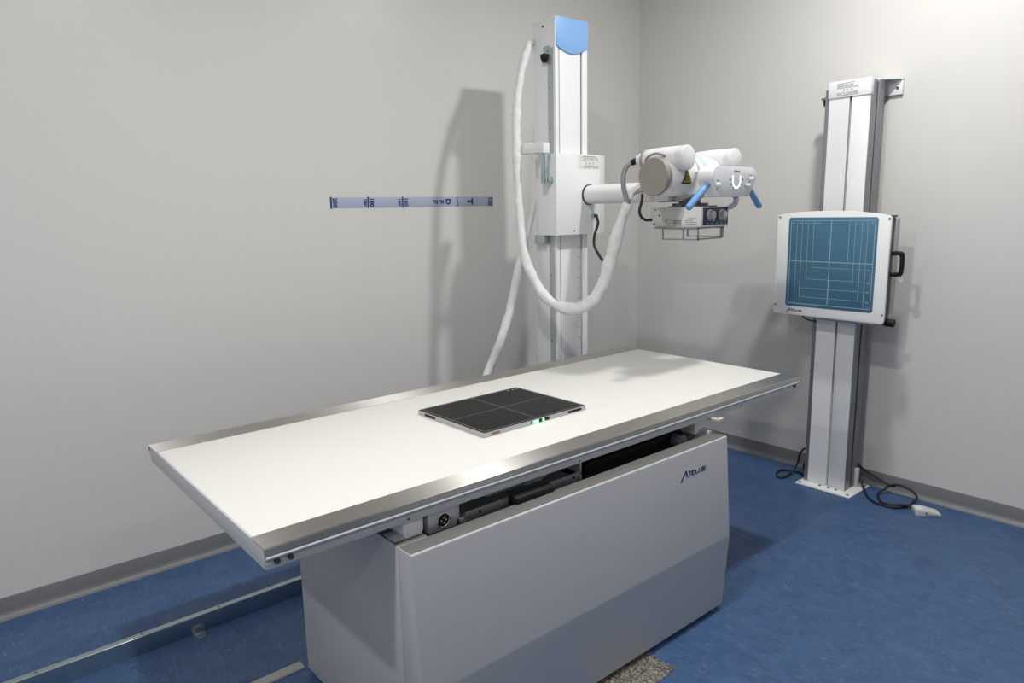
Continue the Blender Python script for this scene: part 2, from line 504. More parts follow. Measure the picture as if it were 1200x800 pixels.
MB().box((-1.990, y0 - .0008, Dz + .003), (-1.925, y0 + .004, Dz + .0115), .0006).build('side_grip', M_black, D)
MB().box((-2.325, y0 - .0009, Dz + .004), (-2.292, y0 + .004, Dz + .011), .0006).build('connector', M_copper, D)
MB().box((-2.160, y0 - .0006, Dz + .002), (-2.078, y0 + .003, Dz + .013), .0006).build('status_window', M_black, D)
for xa_, xb_ in ((-2.150, -2.128), (-2.108, -2.103)):
    MB().box((xa_, y0 - .0014, Dz + .003), (xb_, y0 + .001, Dz + .011), .0005).build('status_light', M_green, D, label='glowing green status light')

# ------------------------------------------------------------------ floor rail, floor strip, granite patch
R = thing('floor_rail', (-2.4, -.556, 0), 'long galvanised floor rail along the back wall beneath the tube column', 'rail')
p = [(-.577, .0005), (-.577, .062), (-.575, .064), (-.552, .064), (-.550, .062), (-.550, .0005)]
rb = MB().prism(p, 0, -4.7, -.25, .0008).build('rail_body', M_galv, R)
for x in (-4.2, -3.026, -1.9, -.6):
    tb = MB()
    tb.prism([(x - .02, -.577)] + [(x + .02 * math.cos(a), -.597 + .02 * math.sin(a)) for a in [-PI + k * PI / 8 for k in range(9)]] + [(x + .02, -.577)], 2, .0005, .005, .0005)
    tb.build('mounting_tab', M_galv, R)
for x in (-3.5, -3.2, -2.95):
    MB().cyl((x, -.563, .0632), (x, -.563, .0650), .004, n=10).build('screw', M_dgrey, R)
o = MB().prism([(-1.012, .0004), (-1.010, .004), (-1.006, .006), (-.976, .006), (-.972, .004), (-.970, .0004)], 0, -3.6, -2.832, .0005).build('cable_cover', vary(mat('cover_strip', (.42, .42, .41), .5), 12, .05))
o['label'] = 'flat pale grey cover strip on the blue floor meeting the table base'; o['category'] = 'cable cover'
rng = random.Random(3)
gp = [(-1.957, -1.60), (-1.952, -1.700), (-1.957, -1.752), (-1.951, -1.803), (-1.99, -1.808), (-2.05, -1.812), (-2.12, -1.808), (-2.2, -1.812), (-2.2, -1.60)]
o = MB().prism(gp, 2, .0004, .0025, .0004).build('granite_slab', M_granite)
o['label'] = 'speckled brown granite patch in the blue floor at the foot of the table base'; o['category'] = 'stone slab'

# ------------------------------------------------------------------ tube stand
S = thing('xray_tube_stand', (-1.17, -.5, 0), '', 'x-ray machine')
S['label'] = 'tall white column with blue cap holding an X-ray head on an arm, behind the table'
ms = MB()
MX0, MX1, MY0, MY1, MZ0, MZ1 = -1.273, -1.064, -.57, -.426, .075, 2.285
ms.box((MX0, MY0 + .0205, MZ0), (MX0 + .010, MY1, MZ1 - .0125), .0006)
ms.box((MX1 - .010, MY0 + .0205, MZ0), (MX1, MY1, MZ1 - .0125), .0006)
ms.box((MX0 + .0105, MY1 - .01, MZ0), (MX1 - .0105, MY1, MZ1 - .0125), .0006)
ms.box((MX0, MY0, MZ0), (-1.2515, MY0 + .02, MZ1 - .0125), .0006)
ms.box((-1.0985, MY0, MZ0), (MX1, MY0 + .02, MZ1 - .0125), .0006)
ms.box((MX0, MY0, MZ1 - .012), (MX1, MY1, MZ1), .001)
mast = ms.build('mast', M_white, S)
MB().box((-1.2445, MY0 + .001, MZ0), (-1.1095, MY0 + .012, MZ1 - .02), .001).build('front_slat', M_white, mast)
MB().box((MX0 + .012, MY0 + .014, MZ0), (MX1 - .012, MY1 - .02, MZ1 - .02)).build('slot', M_void, mast)
# pale metal guide on the left cheek
lg = MB().box((MX0 - .003, -.556, MZ0), (MX0 + .002, -.522, MZ1 - .13), .001)
lg.build('side_guide', vary(mat('guide_metal', (.50, .55, .55), .35, .5), 10, .05, stretch=(1, 1, .1)), mast)
for z in (.45, .80, 1.12, 1.98, 1.80):
    MB().cyl((MX0 - .0025, -.534, z), (MX0 - .0036, -.534, z), .0035, n=10).build('screw', M_dgrey, mast)
MB().cyl((MX0 + .0005, -.49, 2.255), (MX0 - .0012, -.49, 2.255), .006, n=12).build('screw', M_dgrey, mast)
cap = [(-1.2685, 2.286), (-1.2685, 2.166)]
for k in range(13):
    u = k / 12
    cap.append((-1.2655 + u * (.2005), 2.160 - .030 * math.sin(PI * u) + .008 * u))
cap += [(-1.0645, 2.174), (-1.0645, 2.286)]
MB().prism(cap, 1, MY0 - .006, MY0 + .001, .001).build('top_cap', M_blue, mast, label='light blue cap plate with a curved lower edge')
st = MB().box((MX0 - .018, -.532, 2.128), (MX0 - .0005, -.50, 2.133), .001).box((MX0 - .004, -.535, 2.128), (MX0 - .0005, -.497, 2.165), .001)
st.cyl((MX0 - .016, -.516, 2.132), (MX0 - .016, -.516, 2.150), .007, n=12)
bs = st.build('stop_bracket', M_galv, mast)
MB().lathe([(0, .019), (.012, .019), (.030, .013), (.034, .010)], (MX0 - .016, -.516, 2.127), (MX0 - .016, -.516, 2.0), 20).build('bumper', M_black, S)
tk = MB()
f = frame((0, MY0 + .0006, 0), (1, 0, 0), (0, 0, 1))
for k in range(34):
    z = .30 + k * .05
    if z > 1.30: continue
    if k % 2: tk.text(str(100 + k * 5)[:1], .018, f @ Matrix.Translation((-1.124, z, 0)), h=.0003)
    else: tk.stroke([(-1.127, z), (-1.114, z)], .0022, f, .0003)
tk.build('height_scale', M_inkgrey, mast)
# base trolley riding the rail
bt = MB().box((-1.42, -.60, .0650), (-.92, -.40, .150), .006).box((-1.34, -.62, .150), (-1.0, -.41, .19), .006)
bt.build('base_trolley', M_white, S)
for x in (-1.36, -.98):
    MB().cyl((x, -.395, .0345), (x, -.36, .0345), .034, n=24, bev=.003).build('wheel', M_dgrey, S)

# carriage
cp = [(-1.320, -.50), (-1.320, -.6175), (-1.3175, -.62), (-1.030, -.62), (-1.0, -.605), (-.958, -.585), (-.956, -.582), (-.956, -.50), (-1.055, -.50), (-1.055, -.5725), (-1.278, -.5725), (-1.278, -.50)]
car = MB().prism(cp, 2, 1.312, 1.683, .0008).build('carriage', M_white, S)
pm = MB(); fF = frame((0, -.6204, 0), (1, 0, 0), (0, 0, 1))
pm.stroke([(-1.165, 1.648), (-1.040, 1.648)], .062, fF, .0002)
cl = pm.build('rating_plate', M_label, car)
def print_rows(mb, f, u0, u1, v0, v1, rows, seed, w, h=.00045):
    rr = random.Random(seed)
    for i in range(rows):
        v = v1 - (i + .5) * (v1 - v0) / rows
        u = u0
        while u < u1 - .004:
            l = min(rr.uniform(.006, .022), u1 - u)
            if rr.random() < .85: mb.stroke([(u, v), (u + l, v)], w, f, h)
            u += l + rr.uniform(.002, .005)
    return mb
pr = MB()
pr.stroke([(-1.150, 1.673), (-1.062, 1.673)], .004, fF, .0004)
print_rows(pr, fF, -1.163, -1.042, 1.652, 1.669, 4, 1, .0022)
print_rows(pr, fF, -1.163, -1.042, 1.619, 1.633, 3, 2, .0026)
for u in (-1.127, -1.103, -1.080):
    pr.stroke([(u, 1.638), (u + .006, 1.647)], .005, fF, .0004)
pr.build('plate_print', M_print, car)
sc = MB().cyl((-1.205, -.6195, 1.330), (-1.205, -.6212, 1.330), .004, n=10); sc.build('screw', M_black, car)
MB().box((-1.305, -.52, 1.27), (-1.262, -.45, 1.312), .002).build('carriage_bracket', M_galv, S)
# clip that guides the cable, on the carriage's left
k = MB()
pts = [(-.605, 1.682), (-.605, 1.728), (-.57, 1.733), (-.54, 1.731), (-.525, 1.726), (-.51, 1.733), (-.475, 1.733), (-.452, 1.722), (-.444, 1.700), (-.446, 1.686), (-.46, 1.690), (-.475, 1.686), (-.50, 1.689), (-.53, 1.683), (-.555, 1.687), (-.58, 1.684)]
k.prism(pts, 0, -1.385, -1.345, .003)
ck = k.build('cable_clip', M_white, S)
MB().box((-1.375, -.60, 1.55), (-1.352, -.575, 1.684), .002, M=Matrix.Translation((0, 0, 0))).box((-1.36, -.60, 1.555), (-1.315, -.575, 1.58), .002).build('clip_bracket', M_galv, S)
# arm
AX, AZ = -1.106, 1.497
MB().cyl((AX, -.618, AZ), (AX, -.627, AZ), .0475, n=40).build('arm_seal', M_black, S)
arm = MB().lathe([(0, .044), (.50, .044), (.505, .042)], (AX, -.62, AZ), (AX, -1.2, AZ), 40).build('arm', M_tube, S)

# tube head
TY, TZ = -1.2, 1.551
th = MB()
th.lathe([(0, .062), (.006, .070), (.02, .0765), (.20, .079), (.25, .079), (.42, .0765), (.436, .070), (.442, .062)], (-1.324, TY, TZ), (0, TY, TZ), 56)
th.lathe([(0, .088), (.012, .092), (.09, .092), (.102, .088)], (AX - .051, TY, TZ), (0, TY, TZ), 56)       # trunnion drum
th.box((AX - .055, -1.21, AZ - .045), (AX + .055, -1.10, AZ + .05), .012)
for hx in (-1.268, -.944):
    # receptacle horn, rounded at the back, saddle towards the tube
    th.lathe([(0, .012), (.006, .030), (.018, .040), (.04, .045), (.10, .0475), (.19, .0475)], (hx, -1.085, 1.6195), (hx, -1.4, 1.6195), 40)
    th.prism([(hx - .046, 1.625), (hx - .052, 1.575), (hx - .05, 1.53), (hx + .05, 1.53), (hx + .058, 1.57), (hx + .046, 1.625)], 1, -1.235, -1.115, .012, 3)
tubeh = th.build('tube_housing', M_tube, S, angle=40)
for hx in (-1.268, -.944):
    MB().lathe([(0, .0475), (.028, .0478), (.031, .0455), (.032, .044)], (hx, -1.2755, 1.6195), (hx, -1.4, 1.6195), 40).build('horn_cap', M_cap, tubeh)
MB().lathe([(0, .070), (.003, .0735), (.024, .0735), (.0265, .071), (.0268, .0)][:4], (-1.3235, TY, TZ), (-2, TY, TZ), 56).build('end_disc', M_disc, tubeh, label='bare brownish metal end disc')
MB().lathe([(0, .070), (.003, .0735), (.024, .0735), (.0265, .071)], (-.883, TY, TZ), (0, TY, TZ), 56).build('end_disc', M_disc, tubeh)
# rotation scale ring on top
rg = MB()
rg.lathe([(0, .0925), (.03, .0925)], (AX - .03, TY, TZ), (0, TY, TZ), 56)
rg.build('scale_ring', M_ring, tubeh)
# radiation sign: yellow triangle on black
def cylpt(x, a, r):   # a measured from -Y upward
    return Vector((x, TY - r * math.cos(a), TZ + r * math.sin(a)))
def curved_tri(u0, u1, h0, h1, r):
    """triangle wrapped on the tube: base u0..u1 (x) at angle h0, apex at h1"""
    t = bmesh.new(); n = 8; rows = []
    for i in range(n + 1):
        f_ = i / n; a = h0 + (h1 - h0) * f_
        half = (u1 - u0) / 2 * (1 - f_ * .98); xc = (u0 + u1) / 2
        rows.append((t.verts.new(cylpt(xc - half, a, r)), t.verts.new(cylpt(xc + half, a, r))))
    for (a, b), (c, d) in zip(rows, rows[1:]):
        t.faces.new((a, b, d, c))
    bmesh.ops.solidify(t, geom=t.faces[:], thickness=.0004)
    bmesh.ops.recalc_face_normals(t, faces=t.faces)
    return t
mb = MB(); mb._merge(curved_tri(-1.268, -1.202, -.40, .36, .0800)); sg = mb.build('warning_sign', M_inkblack, tubeh)
mb = MB(); mb._merge(curved_tri(-1.258, -1.212, -.31, .22, .0806)); mb.build('warning_field', M_yellow, tubeh)
tf = MB()
for ad in (90, 210, 330):
    b0 = -.14 ; t = bmesh.new(); vs = []
    for da, rr in ((-30, .004), (-30, .013), (0, .0145), (30, .013), (30, .004)):
        a = math.radians(ad + da); vs.append(t.verts.new(cylpt(-1.235 + rr * math.cos(a), b0 + rr * math.sin(a) / .08, .0812)))
    t.faces.new(vs); bmesh.ops.solidify(t, geom=t.faces[:], thickness=.0003); bmesh.ops.recalc_face_normals(t, faces=t.faces); tf._merge(t)
tf.build('radiation_symbol', M_inkblack, tubeh)
# small lead over the disc
MB().tube([(-1.325, -1.14, 1.612), (-1.34, -1.165, 1.628), (-1.338, -1.20, 1.640), (-1.325, -1.225, 1.634), (-1.305, -1.235, 1.622)], .0045, 8, 5).build('earth_lead', M_cablegrey, tubeh)

# control panel
PY = -1.406
pp = [(-1.2209, 1.583), (-.982, 1.583), (-.958, 1.574), (-.940, 1.552), (-.9385, 1.540), (-.992, 1.473), (-1.002, 1.467), (-1.192, 1.4665), (-1.2035, 1.473), (-1.251, 1.532), (-1.2525, 1.545), (-1.247, 1.562), (-1.235, 1.577)]
cpn = MB().prism(pp, 1, PY, -1.335, .005, 3)
cpn.box((-1.185, -1.345, 1.478), (-1.03, -1.20, 1.572), .008)
cpo = cpn.build('control_panel', M_tube, S)
lz = MB().prism([(a * .985 + -1.0955 * .015, b * .985 + 1.527 * .015) for a, b in pp], 1, PY - .0008, PY + .002, .0003).build('panel_face', vary(mat('panel_face_grey', (.66, .67, .70), .35), 8, .01), cpo)
fP = frame((0, PY - .0009, 0), (1, 0, 0), (0, 0, 1))
uu = MB(); pts = [(-1.1145, 1.547), (-1.1145, 1.527)] + [(-1.0885 - .026 * math.cos(a), 1.527 - .026 * math.sin(a)) for a in [k * PI / 16 for k in range(1, 16)]] + [(-1.0625, 1.527), (-1.0625, 1.547)]
uu.stroke(pts, .006, fP, .0008); uu.build('angle_display', M_disp, cpo, label='lit white U-shaped display')
tx = MB(); logo(tx, fP @ Matrix.Translation((-1.087, 1.5625, 0)), .042)
for a in range(7):
    an = PI + a * PI / 6
    tx.stroke([(-1.0885 + .040 * math.cos(an), 1.533 + .034 * math.sin(an)), (-1.0885 + .045 * math.cos(an), 1.533 + .038 * math.sin(an))], .0045, fP, .0004)
for u, v in ((-1.221, 1.528), (-1.211, 1.528), (-1.200, 1.512), (-.996, 1.551), (-.985, 1.551), (-1.010, 1.536), (-1.030, 1.509), (-1.0, 1.523), (-1.222, 1.495)):
    tx.stroke([(u - .002, v), (u + .002, v)], .004, fP, .0004)
tx.build('panel_print', M_inkblack, cpo)
for u, v in ((-1.2185, 1.511), (-.990, 1.536), (-1.0125, 1.511)):
    MB().lathe([(0, .006), (.004, .007), (.010, .008), (.014, .007), (.016, .004)], (u, PY, v), (u, -2, v), 18).build('knob', M_tube, cpo)
for s in (-1, 1):
    b = Vector((-1.0985 + s * .135, -1.375, 1.516)); e = Vector((-1.0985 + s * .250, -1.368, 1.4255))
    MB().lathe([(0, .0125), (.14, .0135), (.145, .012), (.147, .009)], b, e, 24).build('handle', M_handle, cpo, label='blue grip handle')

# collimator
KX0, KX1, KY0, KY1, KZ0, KZ1 = -1.2, -1.016, -1.327, -1.07, 1.350, 1.430
co = MB().box((KX0, KY0, KZ0), (KX1, KY1, KZ1), .0015).build('collimator', M_tube, S)
cp2 = [(-1.085, 1.4295)]
for k in range(9):
    a = k / 8 * PI / 2
    cp2.append((-1.09 - .045 * math.sin(a), 1.4295 - .06 * (1 - math.cos(a))))
cp2 += [(-1.135, 1.369), (-1.215, 1.372)]
for k in range(1, 7):
    a = k / 6 * PI / 2
    cp2.append((-1.215 - .03 * math.sin(a), 1.372 + .057 * (1 - math.cos(a)) + .0005))
MB().prism(cp2, 0, KX0 - .0012, KX0 + .001, .0003).build('side_panel', vary(mat('collimator_grey', (.50, .50, .49), .4), 8, .02), co)
fS = frame((KX0 - .0013, 0, 0), (0, -1, 0), (0, 0, 1))
lb = MB(); lb.stroke([(1.243, 1.373), (1.31, 1.373)], .036, frame((KX0 - .0008, 0, 0), (0, -1, 0), (0, 0, 1)), .0003); lb.build('label_plate', M_label, co)
pr = MB(); print_rows(pr, fS, 1.15, 1.18, 1.355, 1.385, 4, 5, .003); print_rows(pr, fS, 1.188, 1.232, 1.355, 1.378, 4, 6, .003)
print_rows(pr, fS, 1.249, 1.305, 1.358, 1.388, 4, 8, .0022)
pr.build('label_print', M_inkgrey, co)
for y, z in ((-1.094, 1.421), (-1.118, 1.397), (-1.09, 1.361)):
    MB().cyl((KX0 - .0005, y, z), (KX0 - .003, y, z), .004, n=12).build('screw', M_dgrey, co)
fp = MB().box((KX0 + .008, KY0 - .0015, KZ0 + .008), (KX1 - .003, KY0 + .002, KZ1 - .004), .0006).build('faceplate', M_navy, co)
for u in (-1.148, -1.068):
    kn = MB().lathe([(0, .022), (.004, .022), (.006, .017), (.020, .016), (.022, .013)], (u, KY0 - .001, 1.397), (u, -2, 1.397), 28)
    kn.box((u + .006, KY0 - .018, 1.372), (u + .011, KY0 - .008, 1.392), .002)
    kn.build('knob', M_satin, co)
fd = MB(); fC = frame((0, KY0 - .0017, 0), (1, 0, 0), (0, 0, 1))
for u in (-1.165, -1.135, -1.1, -1.07, -1.04):
    fd.stroke([(u, 1.364), (u + .006, 1.364)], .004, fC, .0003)
fd.build('faceplate_print', M_line, co)
# mounting plates between tube and collimator
mp = MB().box((-1.185, -1.29, 1.430), (-1.04, -1.15, 1.435), .001).box((-1.16, -1.26, 1.4352), (-1.06, -1.15, 1.446), .002).cyl((AX, TY, 1.4455), (AX, TY, 1.478), .045, n=32)
mp.box((-1.195, -1.225, 1.432), (-1.18, -1.2, 1.445), .001).box((-1.188, -1.165, 1.452), (-1.15, -1.10, 1.458), .001)
mp.build('mounting_plate', M_plate, S)
MB().box((-1.205, -1.165, 1.457), (-1.15, -1.095, 1.492), .003).build('terminal_block', M_tube, S)
# curved bracket at right
MB().tube([(-1.02, -1.36, 1.468), (-1.005, -1.355, 1.455), (-1.003, -1.345, 1.435), (-1.012, -1.325, 1.424)], .011, 10, 5).build('curved_bracket', M_alu, S)
# accessory rails underneath
ar = MB()
def bar(a, b, w=.0055):
    ar.box([min(a[i], b[i]) - w / 2 for i in range(3)], [max(a[i], b[i]) + w / 2 for i in range(3)], .0006)
def loop(pl, c, u0, u1, z0, z1):
    P = (lambda u, z: (c, u, z)) if pl == 0 else (lambda u, z: (u, c, z))
    bar(P(u0, z0), P(u1, z0)); bar(P(u0, z1), P(u1, z1)); bar(P(u0, z0), P(u0, z1)); bar(P(u1, z0), P(u1, z1))
loop(0, -1.2, -1.312, -1.137, 1.300, 1.343)
bar((-1.2, -1.24, 1.303), (-1.2, -1.24, 1.343))
ar.build('accessory_rail', M_rail, co)
ar = MB(); loop(0, -1.03, -1.312, -1.137, 1.306, 1.343); loop(1, -1.322, -1.214, -1.058, 1.303, 1.346); ar.box((-1.215, -1.315, 1.343), (-1.02, -1.10, 1.3505), .001)
ar.build('accessory_rail', M_rail, co)

# HV cables and wrapped hose
hc = MB().lathe([(0, .018), (.006, .026), (.016, .026), (.022, .020), (.030, .018)], (-1.268, -1.085, 1.624), (-1.30, -1.03, 1.622), 24); hc.build('cable_gland', M_tube, tubeh)
MB().lathe([(0, .041), (.006, .0455), (.012, .0455), (.016, .042)], (-1.268, -1.112, 1.6195), (-1.268, -1.09, 1.6195), 32).build('horn_ring', M_cablegrey, tubeh)
MB().cyl((-1.281, -1.061, 1.622), (-1.292, -1.040, 1.615), .013, n=18, bev=.002).build('cable_nut', M_black, S)
cg = MB()
cg.tube([(-1.288, -1.048, 1.618), (-1.303, -1.025, 1.600), (-1.312, -1.015, 1.565), (-1.313, -1.018, 1.515), (-1.306, -1.03, 1.46), (-1.300, -1.035, 1.43)], .0105, 12, 8)
cg.build('tube_cable', M_cablegrey, S)
MB().tube([(-1.25, -1.10, 1.505), (-1.268, -1.07, 1.50), (-1.285, -1.045, 1.487), (-1.30, -1.035, 1.46), (-1.302, -1.035, 1.43)], .0075, 10, 6).build('tube_cable', M_cablegrey, S)
MB().tube([(-1.24, -1.10, 1.535), (-1.26, -1.07, 1.525), (-1.285, -1.045, 1.497), (-1.296, -1.04, 1.468)], .013, 12, 6, wrinkle=.1, seed=4, rfun=lambda t: 1.1 - .5 * t).build('wrap_tail', M_sleeve, S)
hose = [(-1.273, -0.425, 2.204), (-1.3, -0.425, 2.179), (-1.349, -0.43, 2.075), (-1.393, -0.44, 1.919), (-1.411, -0.45, 1.766), (-1.422, -0.465, 1.611), (-1.429, -0.485, 1.416), (-1.432, -0.52, 1.22), (-1.413, -0.585, 1.083), (-1.403, -0.66, 1.016), (-1.372, -0.74, 0.985), (-1.344, -0.82, 1.005), (-1.314, -0.88, 1.068), (-1.303, -0.93, 1.19), (-1.304, -0.97, 1.301), (-1.302, -1.01, 1.402), (-1.299, -1.035, 1.451)]
def rf(t):
    a = .55 + .45 * min(1, t / .06)
    return a * (.92 + .32 * min(1, max(0, (t - .42) / .25)) * min(1, max(.3, (1 - t) / .15)) + .09 * math.sin(t * 31) + .05 * math.sin(t * 73))
MB().tube(hose, .0215, 20, 14, wrinkle=.20, seed=1, rfun=rf).build('cable_sleeve', M_sleeve, S, angle=70, label='wrinkled white cable wrap hanging in a loop')
s2 = [(-1.20, -.405, 1.55), (-1.215, -.36, 1.476), (-1.245, -.35, 1.364), (-1.285, -.35, 1.239), (-1.318, -.35, 1.165), (-1.35, -.35, 1.062), (-1.40, -.35, .91), (-1.47, -.345, .756), (-1.527, -.34, .65), (-1.585, -.33, .52)]
MB().tube(s2, .0215, 16, 12, wrinkle=.15, seed=9, rfun=lambda t: .62 + .4 * min(1, max(0, (t - .28) / .14))).build('cable_sleeve', M_sleeve, S, angle=70, label='straight white cable wrap slanting down behind the loop')
MB().tube([(-1.585, -.33, .525), (-1.64, -.31, .38), (-1.69, -.27, .18), (-1.70, -.2, .05), (-1.62, -.12, .016), (-1.4, -.08, .013)], .011, 10, 8).build('tube_cable', M_cablegrey, S)
MB().cyl((-1.083, -.62, 1.398), (-1.087, -.645, 1.398), .011, n=18, bev=.002).build('cable_gland', M_galv, S)
MB().tube([(-1.085, -.642, 1.398), (-1.10, -.665, 1.398), (-1.112, -.68, 1.385), (-1.117, -.69, 1.36), (-1.15, -.70, 1.31), (-1.175, -.72, 1.265), (-1.19, -.76, 1.225), (-1.20, -.80, 1.195), (-1.24, -.88, 1.175), (-1.305, -.945, 1.185)], .0065, 10, 8).build('control_cable', M_rubber, S)
MB().tube([(-1.22, -1.04, 1.485), (-1.245, -1.06, 1.465), (-1.262, -1.07, 1.448), (-1.275, -1.072, 1.42), (-1.262, -1.07, 1.395), (-1.232, -1.07, 1.380), (-1.199, -1.075, 1.380)], .006, 10, 8).build('control_cable', M_rubber, S)

# ------------------------------------------------------------------ wall stand (bucky)
B = thing('chest_stand', (-.14, -1.42, 0), 'white wall stand with blue ruled detector panel against the right wall', 'x-ray stand')
BX0, BX1, BY0, BY1, BZ1 = -.200, -.062, -1.515, -1.320, 1.990
pl = MB().prism([(-.256, -1.285), (-.256, -1.563), (-.250, -1.566), (-.030, -1.566), (-.026, -1.562), (-.026, -1.288), (-.03, -1.285)], 2, .0004, .009, .0015)
bp = pl.build('base_plate', M_white, B)
for x, y in ((-.240, -1.303), (-.236, -1.548), (-.052, -1.552), (-.190, -1.353), (-.212, -1.395), (-.212, -1.44), (-.212, -1.478)):
    MB().cyl((x, y, .0085), (x, y, .0125), .0065, n=6).build('bolt', M_dgrey, bp)
pf = MB()
pf.box((BX0 + .008, BY1 - .006, .009), (BX1 + .05 - .05, BY1, BZ1 - .03), .001)          # far cheek
pf.box((BX0 + .004, BY0, .009), (BX0 + .060, BY0 + .008, BZ1 - .004), .001)               # near cheek, front profile
pf.box((BX0 + .078, BY0, .009), (BX1, BY0 + .008, BZ1 - .004), .001)                      # near cheek, back profile
pf.box((BX0 + .006, BY1 + .0005, .009), (BX0 + .05, BY1 + .020, BZ1 - .03), .001)
fr = pf.build('side_profile', M_greydark, B, label='grey metal side profiles')
MB().box((BX0 + .02, BY0 + .006, .009), (BX1 - .004, BY1 - .004, BZ1 - .01)).build('inner_column', M_void, B)
yc = -1.4235
MB().box((BX0, BY1 - .004 - .0, .009), (BX0 + .018, yc + .0055, BZ1 - .07), .001).build('front_slat', M_white, B)
MB().box((BX0, BY0 + .002, .009), (BX0 + .018, yc - .0055, BZ1 - .07), .001).build('front_slat', M_white, B)
tc_ = MB().box((BX0 - .005, BY0 - .001, BZ1 - .073), (BX0 + .022, BY1 + .002, BZ1 + .002), .002).box((BX0, BY0 + .004, BZ1 - .012), (BX1, BY1, BZ1), .001)
tc = tc_.build('top_cap', M_white, B)
fB = frame((BX0 - .0052, 0, 0), (0, -1, 0), (0, 0, 1))
pr = MB()
pr.stroke([(1.36, 1.978), (1.44, 1.981)], .003, fB, .0004)
print_rows(pr, fB, 1.36, 1.458, 1.956, 1.975, 5, 11, .0018); print_rows(pr, fB, 1.36, 1.458, 1.924, 1.940, 4, 12, .002)
for u in (1.388, 1.406, 1.424):
    pr.stroke([(u, 1.946), (u + .005, 1.951)], .005, fB, .0004)
pr.build('plate_print', M_print, tc)
wb = MB().box((-.10, -1.568, 1.926), (-.0, -1.562, 1.995), .001)
wb = MB().box((-.004, -1.570, 1.925), (.008, -1.470, 1.996), .001)
wb.prism([(-.10, -1.515), (-.10, -1.47), (.007, -1.47), (.007, -1.572), (-.004, -1.572), (-.085, -1.516)], 2, 1.992, 1.996, .0005)
wbo = wb.build('wall_bracket', M_white, B)
MB().cyl((-.004, -1.548, 1.955), (-.008, -1.548, 1.955), .006, n=12).build('screw', M_dgrey, wbo)
sp = MB().box((-.135, -1.322, 1.925), (-.105, -1.300, 1.975), .002).box((-.137, -1.318, 1.925), (-.105, -1.25, 1.936), .002)
spo = sp.build('stop_bracket', M_greydark, B)
MB().cyl((-.121, -1.268, 1.926), (-.121, -1.268, 1.896), .014, .011, n=18, bev=.002).build('bumper', M_black, spo)

# detector panel
fx = -.300
arc = []
for k in range(13):
    u = k / 12; y = -1.147 - u * (1.679 - 1.147)
    arc.append((y, 1.380 + .021 * (1 - (2 * u - 1) ** 2) ** .8 - .006 * u))
face = [(-1.1415, .905), (-1.1425, 1.372)] + arc + [(-1.6855, 1.366), (-1.683, .900), (-1.678, .890), (-1.668, .886), (-1.155, .892), (-1.145, .896)]
dp = MB().prism(face, 0, fx, fx + .013, .0025).build('front_panel', M_white, B)
MB().prism(rrect(-1.631, .9345, -1.2055, 1.3685, .012), 0, fx - .0009, fx + .002, .0003).build('ruled_field', M_field, dp, label='blue field ruled with pale lines')
fD = frame((fx - .0011, 0, 0), (0, -1, 0), (0, 0, 1))
ln = MB()
def L2(u0, v0, u1, v1, w=.0016): ln.stroke([(u0, v0), (u1, v1)], w, fD, .00025)
# field u: 1.2055..1.631, v: .9345..1.3685 ; s,t in 0..1 from the upper left
U = lambda s: 1.2055 + s * .4255
V = lambda t: 1.3685 - t * .434
def LS(s0, t0, s1, t1, w=.0016): L2(U(s0), V(t0), U(s1), V(t1), w)
for a in ((.03, .035, .97, .035), (.03, .035, .03, .965), (.97, .035, .97, .965), (.03, .965, .97, .965)): LS(*a, .0026)
LS(.5, .035, .5, .965, .0034); LS(.03, .485, .97, .485, .0034)
LS(.105, .035, .105, .965); LS(.895, .035, .895, .965)
LS(.165, .035, .165, .885); LS(.835, .035, .835, .885); LS(.165, .885, .835, .885); LS(.165, .785, .835, .785)
LS(.235, .035, .235, .68); LS(.765, .035, .765, .68); LS(.235, .68, .765, .68)
LS(.30, .035, .30, .55); LS(.70, .035, .70, .55); LS(.30, .55, .70, .55)
LS(.70, .55, .95, .55, .0008); LS(.765, .68, .95, .68, .0008); LS(.835, .785, .95, .785, .0008); LS(.835, .885, .95, .885, .0008)
for s_, t_, tx_ in ((.06, .06, '43'), (.14, .06, '35'), (.20, .06, '30'), (.27, .06, '24'), (.335, .06, '18 x 24'), (.94, .06, '43'), (.935, .555, '24'), (.935, .69, '30'), (.935, .79, '35'), (.935, .90, '40'), (.935, .945, '43')):
    ln.text(tx_, .011, fD @ Matrix.Translation((U(s_), V(t_), 0)), h=.0003)
ln.build('field_lines', M_line, dp)
lg = MB(); fLg = frame((fx - .0004, 0, 0), (0, -1, 0), (0, 0, 1))
logo(lg, fLg @ Matrix.Translation((1.253, .909, 0)), .080, .7); lg.build('logo', M_inkblack, dp)
for y, z in ((-1.157, 1.370), (-1.677, 1.361), (-1.152, .936), (-1.674, .930)):
    MB().cyl((fx + .001, y, z), (fx - .002, y, z), .0045, n=12).build('screw', M_dgrey, dp)
bx = MB().box((fx + .013, -1.672, .905), (fx + .075, -1.155, 1.372), .002).build('detector_housing', M_black, B)
hb = MB().box((fx + .060, -1.684, .93), (fx + .098, -1.150, 1.362), .002)
hb.build('housing_frame', vary(mat('bucky_frame', (.42, .43, .42), .4, .4), 10, .06), B)
MB().box((fx + .020, -1.678, .90), (fx + .055, -1.670, 1.374), .002).box((fx + .005, -1.682, 1.368), (fx + .075, -1.665, 1.3755), .002).build('tray_edge', M_dgrey, B)
MB().box((-.235, -1.60, .868), (-.205, -1.33, .905), .003).build('lower_bracket', M_alu, B)
hn = MB().tube([(-.235, -1.672, 1.206), (-.235, -1.704, 1.206), (-.235, -1.716, 1.196), (-.235, -1.716, 1.124), (-.235, -1.706, 1.112), (-.235, -1.672, 1.110)], .010, 10, 5)
hn.build('side_handle', M_black, B, label='black side handle')
